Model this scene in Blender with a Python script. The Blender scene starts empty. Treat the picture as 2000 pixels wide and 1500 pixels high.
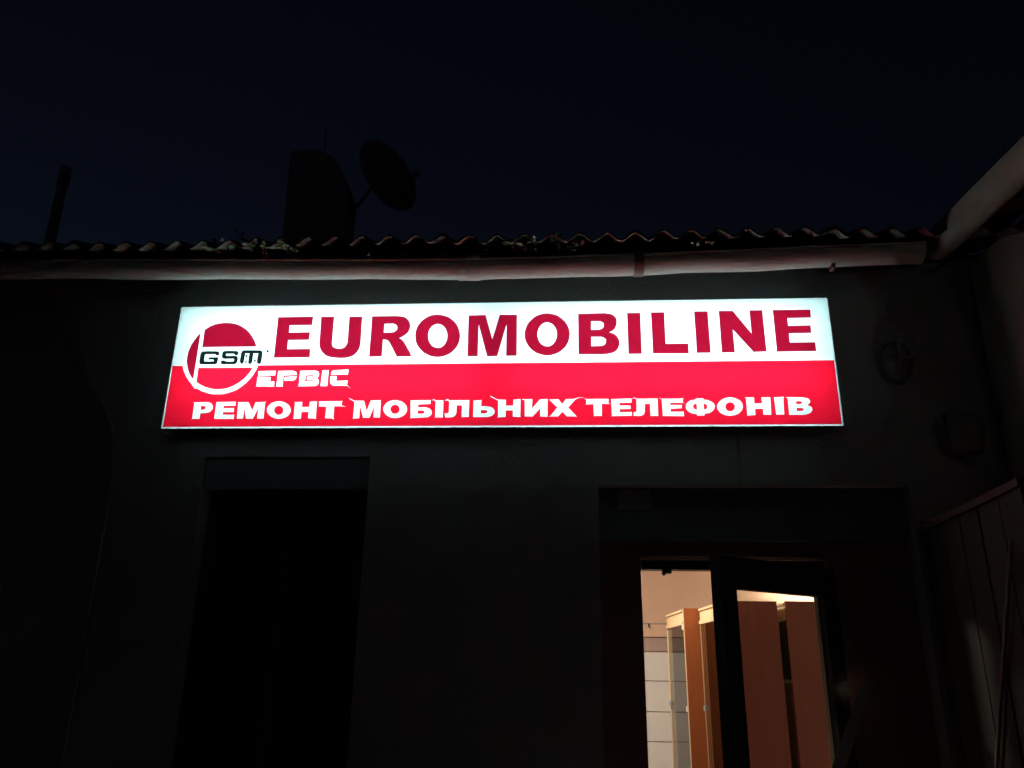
import bpy, bmesh, math, random
from mathutils import Vector, Matrix
random.seed(7)
S = bpy.context.scene
COL = S.collection

# ------------------------------------------------------------------ camera
def cam_axes(yaw, pitch, roll):
    cy, sy, cp, sp = math.cos(yaw), math.sin(yaw), math.cos(pitch), math.sin(pitch)
    f = Vector((sy * cp, cy * cp, sp)); r = Vector((cy, -sy, 0)); u = r.cross(f)
    c, s = math.cos(roll), math.sin(roll)
    return c * r + s * u, -s * r + c * u, f
cd = bpy.data.cameras.new('camera'); cam = bpy.data.objects.new('camera', cd); COL.objects.link(cam)
cd.sensor_width = 36; cd.lens = 1560 / 2000 * 36; cd.clip_start = .05; cd.clip_end = 2000
R_, U_, F_ = cam_axes(math.radians(-3.966), math.radians(19.455), math.radians(0.887))
cam.matrix_world = Matrix(((R_.x, U_.x, -F_.x, .3135), (R_.y, U_.y, -F_.y, -3.491), (R_.z, U_.z, -F_.z, 1.6), (0, 0, 0, 1)))
S.camera = cam

# ------------------------------------------------------------------ dusk sky (solar elevation below the horizon)
w = bpy.data.worlds.new('World'); S.world = w; w.use_nodes = True
nt = w.node_tree; nt.nodes.clear()
sky = nt.nodes.new('ShaderNodeTexSky'); sky.sky_type = 'NISHITA'; sky.sun_disc = False
sky.sun_elevation = math.radians(-3.1); sky.sun_rotation = math.radians(-32); sky.ozone_density = 2.0; sky.air_density = 1.0; sky.dust_density = .6
bg = nt.nodes.new('ShaderNodeBackground'); bg.inputs['Strength'].default_value = 0.054
wo = nt.nodes.new('ShaderNodeOutputWorld')
nt.links.new(sky.outputs[0], bg.inputs[0]); nt.links.new(bg.outputs[0], wo.inputs[0])
# soft, very weak fill lamp added behind the viewpoint to lift the dark facade
sl = bpy.data.lights.new('fill_sun', 'SUN'); sl.energy = .0022; sl.angle = math.radians(60); sl.color = (1.0, .93, .88)
so = bpy.data.objects.new('fill_sun', sl); COL.objects.link(so); so.rotation_euler = (math.radians(58), 0, math.radians(-12))
S.view_settings.view_transform = 'Standard'; S.view_settings.look = 'None'
S.view_settings.exposure = 0; S.view_settings.gamma = 1; S.view_settings.use_curve_mapping = False
try:
    S.cycles.use_denoising = True
    S.cycles.sample_clamp_indirect = 4.0
    S.cycles.max_bounces = 14; S.cycles.diffuse_bounces = 8; S.cycles.transparent_max_bounces = 24; S.cycles.transmission_bounces = 12
    S.cycles.caustics_reflective = False; S.cycles.caustics_refractive = False
except Exception:
    pass

# ------------------------------------------------------------------ materials
TUBE = 50
def mat(name, col, rough=.7, metal=0, spec=.5, var=0, vscale=8, bump=0, bscale=40, col2=None, stretch=None, thr=None):
    m = bpy.data.materials.new(name); m.use_nodes = True
    n = m.node_tree; b = n.nodes['Principled BSDF']
    b.inputs['Roughness'].default_value = rough; b.inputs['Metallic'].default_value = metal
    b.inputs['Specular IOR Level'].default_value = spec
    b.inputs['Base Color'].default_value = (*col, 1)
    tc = n.nodes.new('ShaderNodeTexCoord'); mp = n.nodes.new('ShaderNodeMapping')
    n.links.new(tc.outputs['Object'], mp.inputs[0])
    if stretch: mp.inputs['Scale'].default_value = stretch
    if var or col2:
        t = n.nodes.new('ShaderNodeTexNoise'); t.inputs['Scale'].default_value = vscale
        t.inputs['Detail'].default_value = 6; t.inputs['Roughness'].default_value = .65
        n.links.new(mp.outputs[0], t.inputs['Vector'])
        r = n.nodes.new('ShaderNodeValToRGB'); n.links.new(t.outputs['Fac'], r.inputs[0])
        lo, hi = thr or (.3, .7)
        r.color_ramp.elements[0].position = lo; r.color_ramp.elements[1].position = hi
        c2 = col2 or tuple(c * (1 - var) for c in col)
        r.color_ramp.elements[0].color = (*c2, 1)
        r.color_ramp.elements[1].color = (*(tuple(min(1, c * (1 + var)) for c in col) if var else col), 1)
        n.links.new(r.outputs[0], b.inputs['Base Color'])
    if bump:
        t2 = n.nodes.new('ShaderNodeTexNoise'); t2.inputs['Scale'].default_value = bscale; t2.inputs['Detail'].default_value = 8
        n.links.new(mp.outputs[0], t2.inputs['Vector'])
        bp = n.nodes.new('ShaderNodeBump'); bp.inputs['Strength'].default_value = bump; bp.inputs['Distance'].default_value = .01
        n.links.new(t2.outputs['Fac'], bp.inputs['Height']); n.links.new(bp.outputs[0], b.inputs['Normal'])
    return m
def shader_mat(name, build):
    m = bpy.data.materials.new(name); m.use_nodes = True; n = m.node_tree; n.nodes.clear()
    o = n.nodes.new('ShaderNodeOutputMaterial'); n.links.new(build(n), o.inputs[0]); return m
def film(name, col, gloss=.03):          # coloured see-through vinyl
    def bld(n):
        t = n.nodes.new('ShaderNodeBsdfTransparent'); t.inputs[0].default_value = (*col, 1)
        g = n.nodes.new('ShaderNodeBsdfDiffuse'); g.inputs[0].default_value = (*[min(1, c * 1.5) for c in col], 1)
        x = n.nodes.new('ShaderNodeMixShader'); x.inputs[0].default_value = gloss
        n.links.new(t.outputs[0], x.inputs[1]); n.links.new(g.outputs[0], x.inputs[2]); return x.outputs[0]
    return shader_mat(name, bld)
def glass(name, col, refl=.08, rough=.02):
    def bld(n):
        t = n.nodes.new('ShaderNodeBsdfTransparent'); t.inputs[0].default_value = (*col, 1)
        g = n.nodes.new('ShaderNodeBsdfGlossy'); g.inputs[0].default_value = (1, 1, 1, 1); g.inputs['Roughness'].default_value = rough
        lw = n.nodes.new('ShaderNodeLayerWeight'); lw.inputs[0].default_value = refl * 2
        x = n.nodes.new('ShaderNodeMixShader'); n.links.new(lw.outputs['Fresnel'], x.inputs[0])
        n.links.new(t.outputs[0], x.inputs[1]); n.links.new(g.outputs[0], x.inputs[2]); return x.outputs[0]
    return shader_mat(name, bld)
def emit(name, col, s):
    def bld(n):
        e = n.nodes.new('ShaderNodeEmission'); e.inputs[0].default_value = (*col, 1); e.inputs[1].default_value = s; return e.outputs[0]
    return shader_mat(name, bld)
def acrylic(name, tcol, dcol, fac):
    def bld(n):
        t = n.nodes.new('ShaderNodeBsdfTranslucent'); t.inputs[0].default_value = (*tcol, 1)
        d = n.nodes.new('ShaderNodeBsdfDiffuse'); d.inputs[0].default_value = (*dcol, 1)
        x = n.nodes.new('ShaderNodeMixShader'); x.inputs[0].default_value = fac
        n.links.new(d.outputs[0], x.inputs[1]); n.links.new(t.outputs[0], x.inputs[2]); return x.outputs[0]
    return shader_mat(name, bld)

M = dict(
    plaster=mat('grey_plaster', (.50, .49, .49), .9, var=.12, vscale=2.2, bump=.5, bscale=60, spec=.2),
    side_plaster=mat('beige_plaster', (.36, .33, .28), .9, var=.15, vscale=2.5, bump=.5, bscale=50, spec=.2),
    asphalt=mat('concrete_paving', (.34, .335, .325), .9, var=.25, vscale=1.2, bump=.6, bscale=90, spec=.2),
    slate=mat('weathered_cement_sheet', (.17, .175, .16), .95, var=.3, vscale=14, bump=.5, bscale=80, spec=.1, col2=(.05, .055, .045)),
    gutter=mat('dirty_painted_gutter', (.72, .79, .70), .6, col2=(.36, .33, .26), vscale=4, thr=(.27, .42), stretch=(.6, 1, 2.5), bump=.25, bscale=30, spec=.3),
    gutter_clean=mat('pale_painted_gutter', (.76, .90, .79), .6, col2=(.50, .53, .43), vscale=5, thr=(.30, .45), stretch=(.6, 1, 2.5), bump=.25, bscale=30, spec=.3),
    gutter2=mat('dusty_side_gutter', (.27, .30, .245), .7, var=.2, vscale=6, bump=.2, spec=.2),
    strap=mat('rusty_strap', (.20, .13, .10), .8, var=.3, vscale=30),
    wood_dark=mat('old_dark_timber', (.07, .055, .045), .85, var=.35, vscale=6, stretch=(1, 8, 8), bump=.3),
    fascia=mat('pinkish_timber_board', (.46, .37, .34), .85, var=.2, vscale=9, col2=(.16, .12, .11), thr=(.25, .5), bump=.3),
    brick=mat('veil_pale_chimney_render', (.62, .62, .62), .95, var=.3, vscale=8, bump=.5),  # base colour made pale to paint in lens veil over the silhouette
    zinc=mat('dull_zinc', (.45, .45, .46), .7, metal=.1, var=.2),
    dish=mat('grey_dish_paint', (.60, .60, .62), .6, var=.1),
    upvc=mat('brown_door_frame', (.30, .17, .15), .38, var=.2, vscale=5, bump=.05),
    black=mat('black_frame', (.035, .035, .037), .45, var=.2),
    transom=mat('dark_transom_board', (.16, .175, .19), .5, var=.2, vscale=3),
    plate=mat('pale_notice_plate', (.42, .45, .48), .5, var=.12),
    shell=mat('sign_case_metal', (.10, .10, .105), .55, metal=.2, var=.1),
    liner=mat('white_sign_liner', (.88, .90, .88), .8, var=.02),
    acryl=acrylic('milky_acrylic', (.58, .74, .80), (.83, .85, .86), .55),
    red=film('red_vinyl', (.52, .0036, .0155), .01),
    red_dim=film('dim_red_vinyl', (.20, .0019, .0115), .01),  # darker copy of the red film with the weaker upper backlight in its colour
    clear=film('clear_vinyl', (.97, .985, .97), .005),
    black_vinyl=film('black_vinyl', (.004, .007, .007)),
    tube=emit('fluorescent_tube', (.86, 1.0, .94), TUBE),
    tube2=emit('fluorescent_tube_fill', (.80, 1.0, .97), TUBE * .55),  # weaker upper tube row, added to brighten the top of the face
    lamp=emit('warm_ceiling_lamp', (1.0, .84, .70), 125.0),
    lamp2=emit('warm_wall_tube', (1.0, .86, .70), 210.0),
    shutter=mat('blue_grey_shutter_box', (.15, .165, .18), .6, var=.1),
    peach=mat('peach_wall_paint', (.66, .46, .335), .85, var=.04, vscale=2, spec=.2),
    ceil=mat('white_ceiling', (.75, .73, .70), .9),
    slat=mat('cream_slat_board', (.72, .73, .69), .38, var=.04, vscale=1.5, spec=.5),
    slat_dark=mat('mauve_brown_board', (.42, .31, .26), .5, var=.06),
    groove=mat('dark_groove', (.32, .27, .23), .8),
    lam=mat('chestnut_laminate', (.335, .103, .064), .48, var=.10, vscale=3, stretch=(9, 9, 1)),
    grey_panel=mat('grey_green_panel', (.60, .62, .54), .6),
    beech=mat('pale_beech', (.70, .52, .30), .5, var=.12, vscale=5, stretch=(1, 1, .15)),
    lam_lit=mat('lamplit_chestnut_laminate', (.44, .125, .032), .45, var=.08, vscale=3, stretch=(9, 9, 1)),  # chestnut made brighter and more orange to paint in the ceiling lamp's glow
    edge=mat('light_edge_banding', (.72, .50, .30), .5),
    tile=mat('shop_floor_tile', (.40, .36, .32), .35, var=.1),
    cglass=glass('showcase_glass', (.80, .84, .80), .10),
    dglass=glass('door_glass', (.88, .89, .86), .035),
    wglass=glass('dark_window_glass', (.25, .27, .28), .10),
    curtain=mat('dark_blind', (.03, .03, .033), .9, var=.2),
    white=mat('white_plastic', (.75, .73, .68), .4),
    cable=mat('brown_cable', (.44, .42, .40), .6, var=.2),
    boxgrey=mat('dark_fitting', (.33, .32, .31), .9, var=.25),
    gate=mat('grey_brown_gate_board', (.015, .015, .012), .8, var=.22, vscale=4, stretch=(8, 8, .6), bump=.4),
    gate_rail=mat('gate_iron', (.05, .042, .03), .6, var=.2),
    batten=mat('bare_batten', (.75, .73, .62), .7, var=.2, vscale=5, bump=.2),
    leaf=mat('weed_leaf', (.075, .115, .045), .6, var=.4, vscale=30),
    stem=mat('weed_stem', (.10, .09, .05), .8),
    litter=mat('dead_leaves', (.22, .17, .13), .9, var=.5, vscale=60),
)

# ------------------------------------------------------------------ helpers: geometry is written in world metres
BASE = {}
def tag(o, label=None, cat=None, group=None, kind=None):
    for k, v in (('label', label), ('category', cat), ('group', group), ('kind', kind)):
        if v: o[k] = v
    return o
def empty(name, loc, label, cat, group=None):
    o = bpy.data.objects.new(name, None); COL.objects.link(o); o.location = loc; BASE[o.name] = Vector(loc)
    o.empty_display_size = .1
    return tag(o, label, cat, group)
class MB:
    def __init__(s): s.v = []; s.f = []
    def add(s, vs, fs):
        k = len(s.v); s.v += [tuple(v) for v in vs]; s.f += [tuple(i + k for i in f) for f in fs]; return s
    def box(s, x0, x1, y0, y1, z0, z1):
        return s.add([(x, y, z) for z in (z0, z1) for y in (y0, y1) for x in (x0, x1)],
            [(0, 2, 3, 1), (4, 5, 7, 6), (0, 1, 5, 4), (2, 6, 7, 3), (0, 4, 6, 2), (1, 3, 7, 5)])
    def obox(s, o, a, b, c):          # box from a corner and three edge vectors
        o, a, b, c = map(Vector, (o, a, b, c))
        vs = [o + i * a + j * b + k * c for k in (0, 1) for j in (0, 1) for i in (0, 1)]
        return s.add(vs, [(0, 2, 3, 1), (4, 5, 7, 6), (0, 1, 5, 4), (2, 6, 7, 3), (0, 4, 6, 2), (1, 3, 7, 5)])
    def prism(s, prof, y0, y1):       # profile in x,z
        n = len(prof); vs = [(x, y0, z) for x, z in prof] + [(x, y1, z) for x, z in prof]
        return s.add(vs, [tuple(range(n))[::-1], tuple(range(n, 2 * n))] + [(i, (i + 1) % n, (i + 1) % n + n, i + n) for i in range(n)])
    def tube(s, pts, r, seg=12, cap=True):
        pts = [Vector(p) for p in pts]; rs = r if isinstance(r, (list, tuple)) else [r] * len(pts)
        t0 = (pts[1] - pts[0]).normalized(); up = Vector((0, 0, 1)) if abs(t0.z) < .9 else Vector((1, 0, 0))
        k = len(s.v)
        for i, p in enumerate(pts):
            t = (pts[min(i + 1, len(pts) - 1)] - pts[max(i - 1, 0)]).normalized()
            a = t.cross(up).normalized(); b = a.cross(t)
            for j in range(seg):
                q = 2 * math.pi * j / seg
                s.v.append(tuple(p + rs[i] * (math.cos(q) * a + math.sin(q) * b)))
        for i in range(len(pts) - 1):
            for j in range(seg):
                s.f.append((k + i * seg + j, k + i * seg + (j + 1) % seg, k + (i + 1) * seg + (j + 1) % seg, k + (i + 1) * seg + j))
        if cap:
            s.f.append(tuple(k + j for j in range(seg))[::-1]); s.f.append(tuple(k + (len(pts) - 1) * seg + j for j in range(seg)))
        return s
    def build(s, name, m, parent=None, smooth=False, bevel=0):
        b = Vector((0, 0, 0))
        if parent is not None: b = BASE[parent.name]
        elif s.v:
            xs = list(zip(*s.v)); b = Vector(((min(xs[0]) + max(xs[0])) / 2, (min(xs[1]) + max(xs[1])) / 2, min(xs[2])))
        me = bpy.data.meshes.new(name); me.from_pydata([tuple(Vector(v) - b) for v in s.v], [], s.f)
        bm = bmesh.new(); bm.from_mesh(me); bmesh.ops.recalc_face_normals(bm, faces=bm.faces)
        if bevel: bmesh.ops.bevel(bm, geom=list(bm.edges), offset=bevel, segments=2, affect='EDGES', profile=.6)
        bm.to_mesh(me); bm.free(); me.validate(); me.materials.append(m)
        if smooth:
            for p in me.polygons: p.use_smooth = True
        o = bpy.data.objects.new(name, me); COL.objects.link(o)
        BASE[o.name] = b
        if parent is not None: o.parent = parent
        else: o.location = b
        return o
def box(name, m, parent, *a, bevel=0): return MB().box(*a).build(name, m, parent, bevel=bevel)
def share(o, off, parent=None):       # copy that shares its mesh, moved by off
    c = o.copy(); COL.objects.link(c); c.location = o.location + Vector(off); BASE[c.name] = BASE[o.name]
    if parent is not None: c.parent = parent
    return c

# ------------------------------------------------------------------ ground
g = MB().add([(-300, -300, 0), (300, -300, 0), (300, 300, 0), (-300, 300, 0)], [(0, 1, 2, 3)]).build('ground', M['asphalt']); tag(g, kind='structure')

# ------------------------------------------------------------------ the shop house
H = empty('shop_house', (0, 0, 0), 'low grey plastered shop house with a corrugated sheet roof behind the lit sign', 'house')
DX0, DX1, DZ = .46, 1.79, 2.36
WX0, WX1, WZ0, WZ1 = -1.34, -.57, .85, 2.49
f = MB(); T = .3; ZT = 3.44
f.box(-7, WX0, 0, T, 0, ZT); f.box(WX0, WX1, 0, T, 0, WZ0); f.box(WX0, WX1, 0, T, WZ1, ZT); f.box(WX1, DX0, 0, T, 0, ZT)
f.box(DX0, DX1, 0, T, DZ, ZT); f.box(DX1, 3.3, 0, T, 0, ZT)
bm_ = f.build('facade_wall', M['plaster'], H)
MB().box(-7, 3.3, 5.7, 6, 0, ZT).box(-7, -6.7, T, 5.7, 0, ZT).box(3.0, 3.3, T, 5.7, 0, ZT).build('wall', M['plaster'], H)
# roof of corrugated sheets: each a part of the roof
SL = math.radians(22); PITCH = .12; AMP = .0165; YE, ZE = -.42, 3.356
rf = MB().add([(-7.3, .02, 3.46), (3.3, .02, 3.46), (3.3, 3.0, 3.46 + 2.98 * math.tan(SL)), (-7.3, 3.0, 3.46 + 2.98 * math.tan(SL)), (3.3, 6.3, 3.46), (-7.3, 6.3, 3.46)],
              [(0, 1, 2, 3), (3, 2, 4, 5)]).build('roof', M['wood_dark'], H)
def sheet_mb(x0, nw, y0, ln, z0, sgn=1):
    m = MB(); seg = 10; n = nw * seg + 1; th = .007
    rows = ((0, 0), (ln * .5, 1), (ln, 2))
    for t, _ in rows:
        for k in (0, 1):
            for i in range(n):
                x = x0 + i * PITCH / seg
                h = AMP * math.cos(2 * math.pi * (x - .026) / PITCH)
                dz = h + (th if k else 0)
                m.v.append((x, y0 + sgn * (t * math.cos(SL)) - sgn * math.sin(SL) * dz, z0 + t * math.sin(SL) + math.cos(SL) * dz))
    def idx(r, k, i): return (r * 2 + k) * n + i
    for r in range(2):
        for i in range(n - 1):
            m.f.append((idx(r, 1, i), idx(r, 1, i + 1), idx(r + 1, 1, i + 1), idx(r + 1, 1, i)))
            m.f.append((idx(r, 0, i), idx(r + 1, 0, i), idx(r + 1, 0, i + 1), idx(r, 0, i + 1)))
        m.f.append((idx(r, 0, 0), idx(r, 1, 0), idx(r + 1, 1, 0), idx(r + 1, 0, 0)))
        m.f.append((idx(r, 0, n - 1), idx(r + 1, 0, n - 1), idx(r + 1, 1, n - 1), idx(r, 1, n - 1)))
    for i in range(n - 1):
        m.f.append((idx(0, 0, i), idx(0, 0, i + 1), idx(0, 1, i + 1), idx(0, 1, i)))
        m.f.append((idx(2, 0, i), idx(2, 1, i), idx(2, 1, i + 1), idx(2, 0, i + 1)))
    return m
NW = 8; step = (NW - 1) * PITCH
xs0 = .026 - PITCH * 58 - PITCH * .25
proto = {}
for row in range(3):
    yr = YE + row * 1.14 * math.cos(SL); zr = ZE + row * (1.14 * math.sin(SL) + .004)
    for c in range(11 if row == 0 else 12):
        if row not in proto:
            proto[row] = sheet_mb(xs0, NW, yr, 1.25, zr).build('roof_sheet', M['slate'], rf, smooth=False); o = proto[row]
        else:
            o = share(proto[row], (c * step, random.uniform(-.008, .008), (c % 2) * .009 + random.uniform(0, .004)), rf)
for sgn_c in range(12):
    if sgn_c == 0:
        pb = sheet_mb(xs0, NW, 6.36, 3.6, ZE, -1).build('roof_sheet', M['slate'], rf)
    else: share(pb, (sgn_c * step, 0, (sgn_c % 2) * .009), rf)
MB().tube([(-7.2, 3.0, ZE + 3.36 * math.tan(SL) + .05), (3.2, 3.0, ZE + 3.36 * math.tan(SL) + .05)], .09, 10).build('ridge_cap', M['slate'], rf, smooth=True)
# timber under the eaves
MB().box(-7, 2.05, -.21, -.185, 3.33, 3.418).build('fascia_board', M['wood_dark'], H)
MB().box(-.955, -.01, -.238, -.212, 3.366, 3.412).build('fascia_board', M['fascia'], H)['label'] = 'short pale pinkish board above the middle of the gutter'
MB().box(-7, 2.05, -.183, -.002, 3.405, 3.425).build('soffit_board', M['wood_dark'], H)
# gutter: half round trough, sagging towards its joint
GP = [(-7, 3.34), (-3.4, 3.303), (-1.84, 3.282), (-.61, 3.257), (-.1, 3.250), (.63, 3.260), (1.14, 3.272), (1.43, 3.283), (1.93, 3.296)]
def gz(x):
    for (a, b), (c, d) in zip(GP, GP[1:]):
        if a <= x <= c: return b + (d - b) * (x - a) / (c - a)
    return GP[-1][1]
def trough(mb, xs, yc, r, zf, th=.004, seg=14):
    k = len(mb.v); n = seg + 1
    for x in xs:
        for rr in (r, r - th):
            for j in range(n):
                a = math.pi * j / seg
                mb.v.append((x, yc - rr * math.cos(a), zf(x) + r - rr * math.sin(a)))
    for i in range(len(xs) - 1):
        for s_ in (0, 1):
            for j in range(seg):
                p = k + (i * 2 + s_) * n + j; q = k + ((i + 1) * 2 + s_) * n + j
                mb.f.append((p, p + 1, q + 1, q) if s_ == 0 else (p, q, q + 1, p + 1))
        for j in (0, seg):
            p = k + i * 2 * n + j; q = k + (i + 1) * 2 * n + j
            mb.f.append((p, q, q + n, p + n))
    for i in (0, len(xs) - 1):
        for j in range(seg):
            p = k + i * 2 * n + j; mb.f.append((p, p + n, p + n + 1, p + 1))
    return mb
GY, GR = -.27, .06
xsL = [-7 + .23 * i for i in range(31)]; xsL = [x for x in xsL if x < -.12] + [-.1]
def jit(x): return gz(x) + .0025 * math.sin(x * 9) + .0018 * math.sin(x * 23 + 1)
gu = trough(MB(), xsL, GY, GR, jit).build('gutter', M['gutter_clean'], H, smooth=True)
xsR = [-.16 + .17 * i for i in range(13)]
gv = trough(MB(), [x for x in xsR if x < 1.95], GY, GR + .003, lambda x: jit(x) - .004).build('gutter', M['gutter'], H, smooth=True)
MB().tube([(x, GY - GR - .001, gz(x) + GR + .001) for x in xsL[5:] + xsR[1:]], .006, 6).build('gutter_bead', M['gutter'], gv, smooth=True)
def strap_mb(x, wd=.022, e=.006):
    m = MB(); trough(m, [x - wd, x + wd], GY, GR + e + .004, lambda q: gz(q) - e - .004, .004, 12)
    m.box(x - wd, x + wd, GY - GR - .012, GY - GR - .004, gz(x) + GR - .002, gz(x) + GR + .016); return m
strap_mb(.648).build('gutter_strap', M['strap'], gv); strap_mb(-.09, .03, .003).build('gutter_joint', M['gutter'], gu)
MB().box(1.485, 1.5, GY - .02, GY + .02, gz(1.49) - .022, gz(1.49) + .01).build('gutter_hook', M['strap'], gv)
strap_mb(-2.7).build('gutter_strap', M['strap'], gu)
# chimney with its slanted metal cowl
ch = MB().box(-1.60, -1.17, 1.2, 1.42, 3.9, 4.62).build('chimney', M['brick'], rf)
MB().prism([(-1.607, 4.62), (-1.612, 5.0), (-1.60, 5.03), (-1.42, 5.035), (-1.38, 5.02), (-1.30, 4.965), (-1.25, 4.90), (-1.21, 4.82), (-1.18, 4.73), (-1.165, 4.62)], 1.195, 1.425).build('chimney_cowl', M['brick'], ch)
vp = MB().tube([(-3.245, 1.2, 3.9), (-3.255, 1.2, 4.80)], .034, 12).build('vent_pipe', M['zinc'], rf, smooth=True)
MB().tube([(-3.255, 1.2, 4.80), (-3.256, 1.2, 4.94)], .039, 12).build('pipe_cap', M['zinc'], vp, smooth=True)

# window on the left: dark, in its reveal
wd = MB().box(WX0 + .003, WX1 - .003, .10, .16, WZ1 - .06, WZ1 - .003).box(WX0 + .003, WX1 - .003, .10, .16, WZ0 + .03, WZ0 + .09)\
    .box(WX0 + .003, WX0 + .06, .10, .16, WZ0 + .09, WZ1 - .06).box(WX1 - .06, WX1 - .003, .10, .16, WZ0 + .09, WZ1 - .06)\
    .box(-.985, -.925, .10, .16, WZ0 + .09, WZ1 - .06).build('window', M['black'], H)
for a, b in ((WX0 + .06, -.985), (-.925, WX1 - .06)):
    MB().box(a, b, .125, .133, WZ0 + .09, WZ1 - .06).build('pane', M['wglass'], wd)
MB().box(WX0 + .01, WX1 - .01, .2, .21, WZ0 + .04, WZ1 - .02).build('blind', M['curtain'], wd)
MB().box(WX0 + .002, WX1 - .002, .012, .098, 2.34, WZ1 - .002).build('shutter_box', M['shutter'], wd, bevel=.004)
MB().box(WX0 - .05, WX1 + .05, -.06, .1, WZ0 - .03, WZ0 - .003).build('sill', M['plaster'], wd)

# door frame, dark transom, open leaf
fr = MB(); Y0 = .08
fr.box(DX0 + .001, .562, Y0, .17, 0, 2.125).box(.562, .642, Y0 + .012, .16, 0, 2.05)
fr.box(1.43, 1.504, Y0, .17, 0, 2.125).box(.562, 1.43, Y0, .17, 2.05, 2.125)
dfm = fr.build('door_frame', M['upvc'], H, bevel=.004)
MB().box(1.505, DX1 - .001, Y0 + .01, .15, 0, 2.127).build('side_panel', M['upvc'], H)
MB().box(.646, 1.426, Y0 + .02, .165, 2.008, 2.047).build('door_stop', M['black'], dfm)
MB().box(.735, .775, .10, .14, 1.993, 2.006).box(.735, .748, .10, .125, 1.984, 1.993).build('latch', M['black'], dfm)
MB().tube([(.60, Y0 - .004, 2.062), (1.40, Y0 - .004, 2.062)], .007, 8).build('drip_bead', M['upvc'], dfm, smooth=True)
tr = MB().box(DX0 + .001, DX1 - .001, .055, .17, 2.128, DZ - .001).build('transom_panel', M['transom'], H, bevel=.003)
MB().box(.545, .695, .045, .053, 2.262, 2.349).build('notice_plate', M['plate'], tr)
hin = Vector((1.41, .02, 0)); ang = math.radians(38); D = Vector((-math.cos(ang), -math.sin(ang), 0)); N_ = Vector((math.sin(ang), -math.cos(ang), 0)) * .045
def lb(m, s0, s1, z0, z1, off=0, th=1):
    return m.obox(hin + D * s0 + N_ * off + Vector((0, 0, z0)), D * (s1 - s0), N_ * th, Vector((0, 0, z1 - z0)))
lf = MB(); lb(lf, .01, .105, .02, 2.0); lb(lf, .628, .71, .02, 2.0); lb(lf, .105, .628, 1.884, 2.0); lb(lf, .105, .628, .02, .85)
dl = lf.build('door', M['black'], H)
lb(MB(), .105, .628, .85, 1.884, .4, .2).build('glass', M['dglass'], dl)
lb(MB(), .1055, .1095, .85, 1.884, .02, .36).build('glazing_bead', M['white'], dl)
lb(MB(), .620, .6275, .85, 1.884, .62, .3).build('glazing_bead', M['upvc'], dl)
hb = MB(); lb(hb, .63, .66, .98, 1.16, 1, .25); lb(hb, .54, .655, 1.07, 1.09, 1.9, .4); lb(hb, .64, .655, 1.07, 1.09, 1, 1.2); hb.build('handle', M['zinc'], dl)

# shop room behind the door
RX0, RX1, RY1, RC = -1.0, 2.99, 3.2, 2.62
MB().box(RX0, RX1, RY1, RY1 + .1, .02, RC).box(RX0 - .1, RX0, .31, RY1, .02, RC).build('back_room_wall', M['peach'], H)
MB().box(RX0, RX1, .301, RY1 - .002, RC, RC + .08).build('ceiling', M['ceil'], H)
MB().box(RX0, RX1, .004, RY1 - .002, .004, .03).build('floor', M['tile'], H)
sw = MB().box(RX0 + .01, RX1 - .01, RY1 - .04, RY1 - .003, .06, 1.94).build('slat_wall', M['groove'], H)
zz = [1.722, 1.508, 1.287, 1.078, .866, .654, .442, .23]
YS = RY1 - .058
for i, z in enumerate(zz[:-1]):
    MB().box(RX0 + .02, RX1 - .02, YS, YS + .017, zz[i + 1] + .0032, z - .0032).build('plank', M['slat'], sw, bevel=.002)
MB().box(RX0 + .02, RX1 - .02, YS, YS + .017, 1.7265, 1.83).build('plank', M['slat_dark'], sw)
MB().box(RX0 + .02, RX1 - .02, YS - .02, YS + .017, 1.832, 1.925).build('plank', M['peach'], sw, bevel=.006)
MB().tube([(.96, YS - .03, 1.93), (.96, YS - .05, 1.925), (.96, YS - .055, 1.905)], .006, 6).build('hook', M['black'], sw)

# ------------------------------------------------------------------ side wing on the right
WG = empty('side_wing', (2.2, -2.5, 0), 'beige side building on the right edge with its own gutter', 'house')
WD = Vector((.088, -1, 0)); WN = Vector((1, .088, 0))
def wbox(x0, x1, d0, d1, z0, z1): return MB().obox(Vector((2.2, 0, 0)) + WN * (x0 - 2.2) + WD * d0 + Vector((0, 0, z0)), WD * (d1 - d0), WN * (x1 - x0), Vector((0, 0, z1 - z0)))
wbox(2.2, 2.5, .03, 6, 0, 3.40).build('side_wall', M['side_plaster'], WG)
wbox(2.067, 2.2, .10, 6, 3.42, 3.44).build('soffit_board', M['wood_dark'], WG)
wbox(2.046, 2.066, .10, 6, 3.40, 3.52).build('fascia_board', M['wood_dark'], WG)
G0 = Vector((1.968, -.135, 3.398))
wgut = MB().tube([G0, G0 + WD * 2.9 + Vector((0, 0, .01)), G0 + WD * 5.9 + Vector((0, 0, .02))], .069, 18).build('gutter', M['gutter2'], WG, smooth=True)
MB().tube([G0 - WD * .007, G0 + WD * .015], .073, 18).build('gutter_end', M['gutter2'], wgut, smooth=False)
wr = MB()
for dz in (0, .03):
    wr.v += [tuple(Vector((2.2, 0, 0)) + WN * (x - 2.2) + WD * d + Vector((0, 0, z + dz))) for x, d, z in ((1.99, .42, 3.485), (1.99, 6.1, 3.485), (4.4, 6.1, 4.4), (4.4, .42, 4.4))]
wr.f += [(0, 1, 2, 3), (4, 7, 6, 5), (0, 4, 5, 1), (1, 5, 6, 2), (2, 6, 7, 3), (3, 7, 4, 0)]
wr.build('roof', M['slate'], WG)

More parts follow.
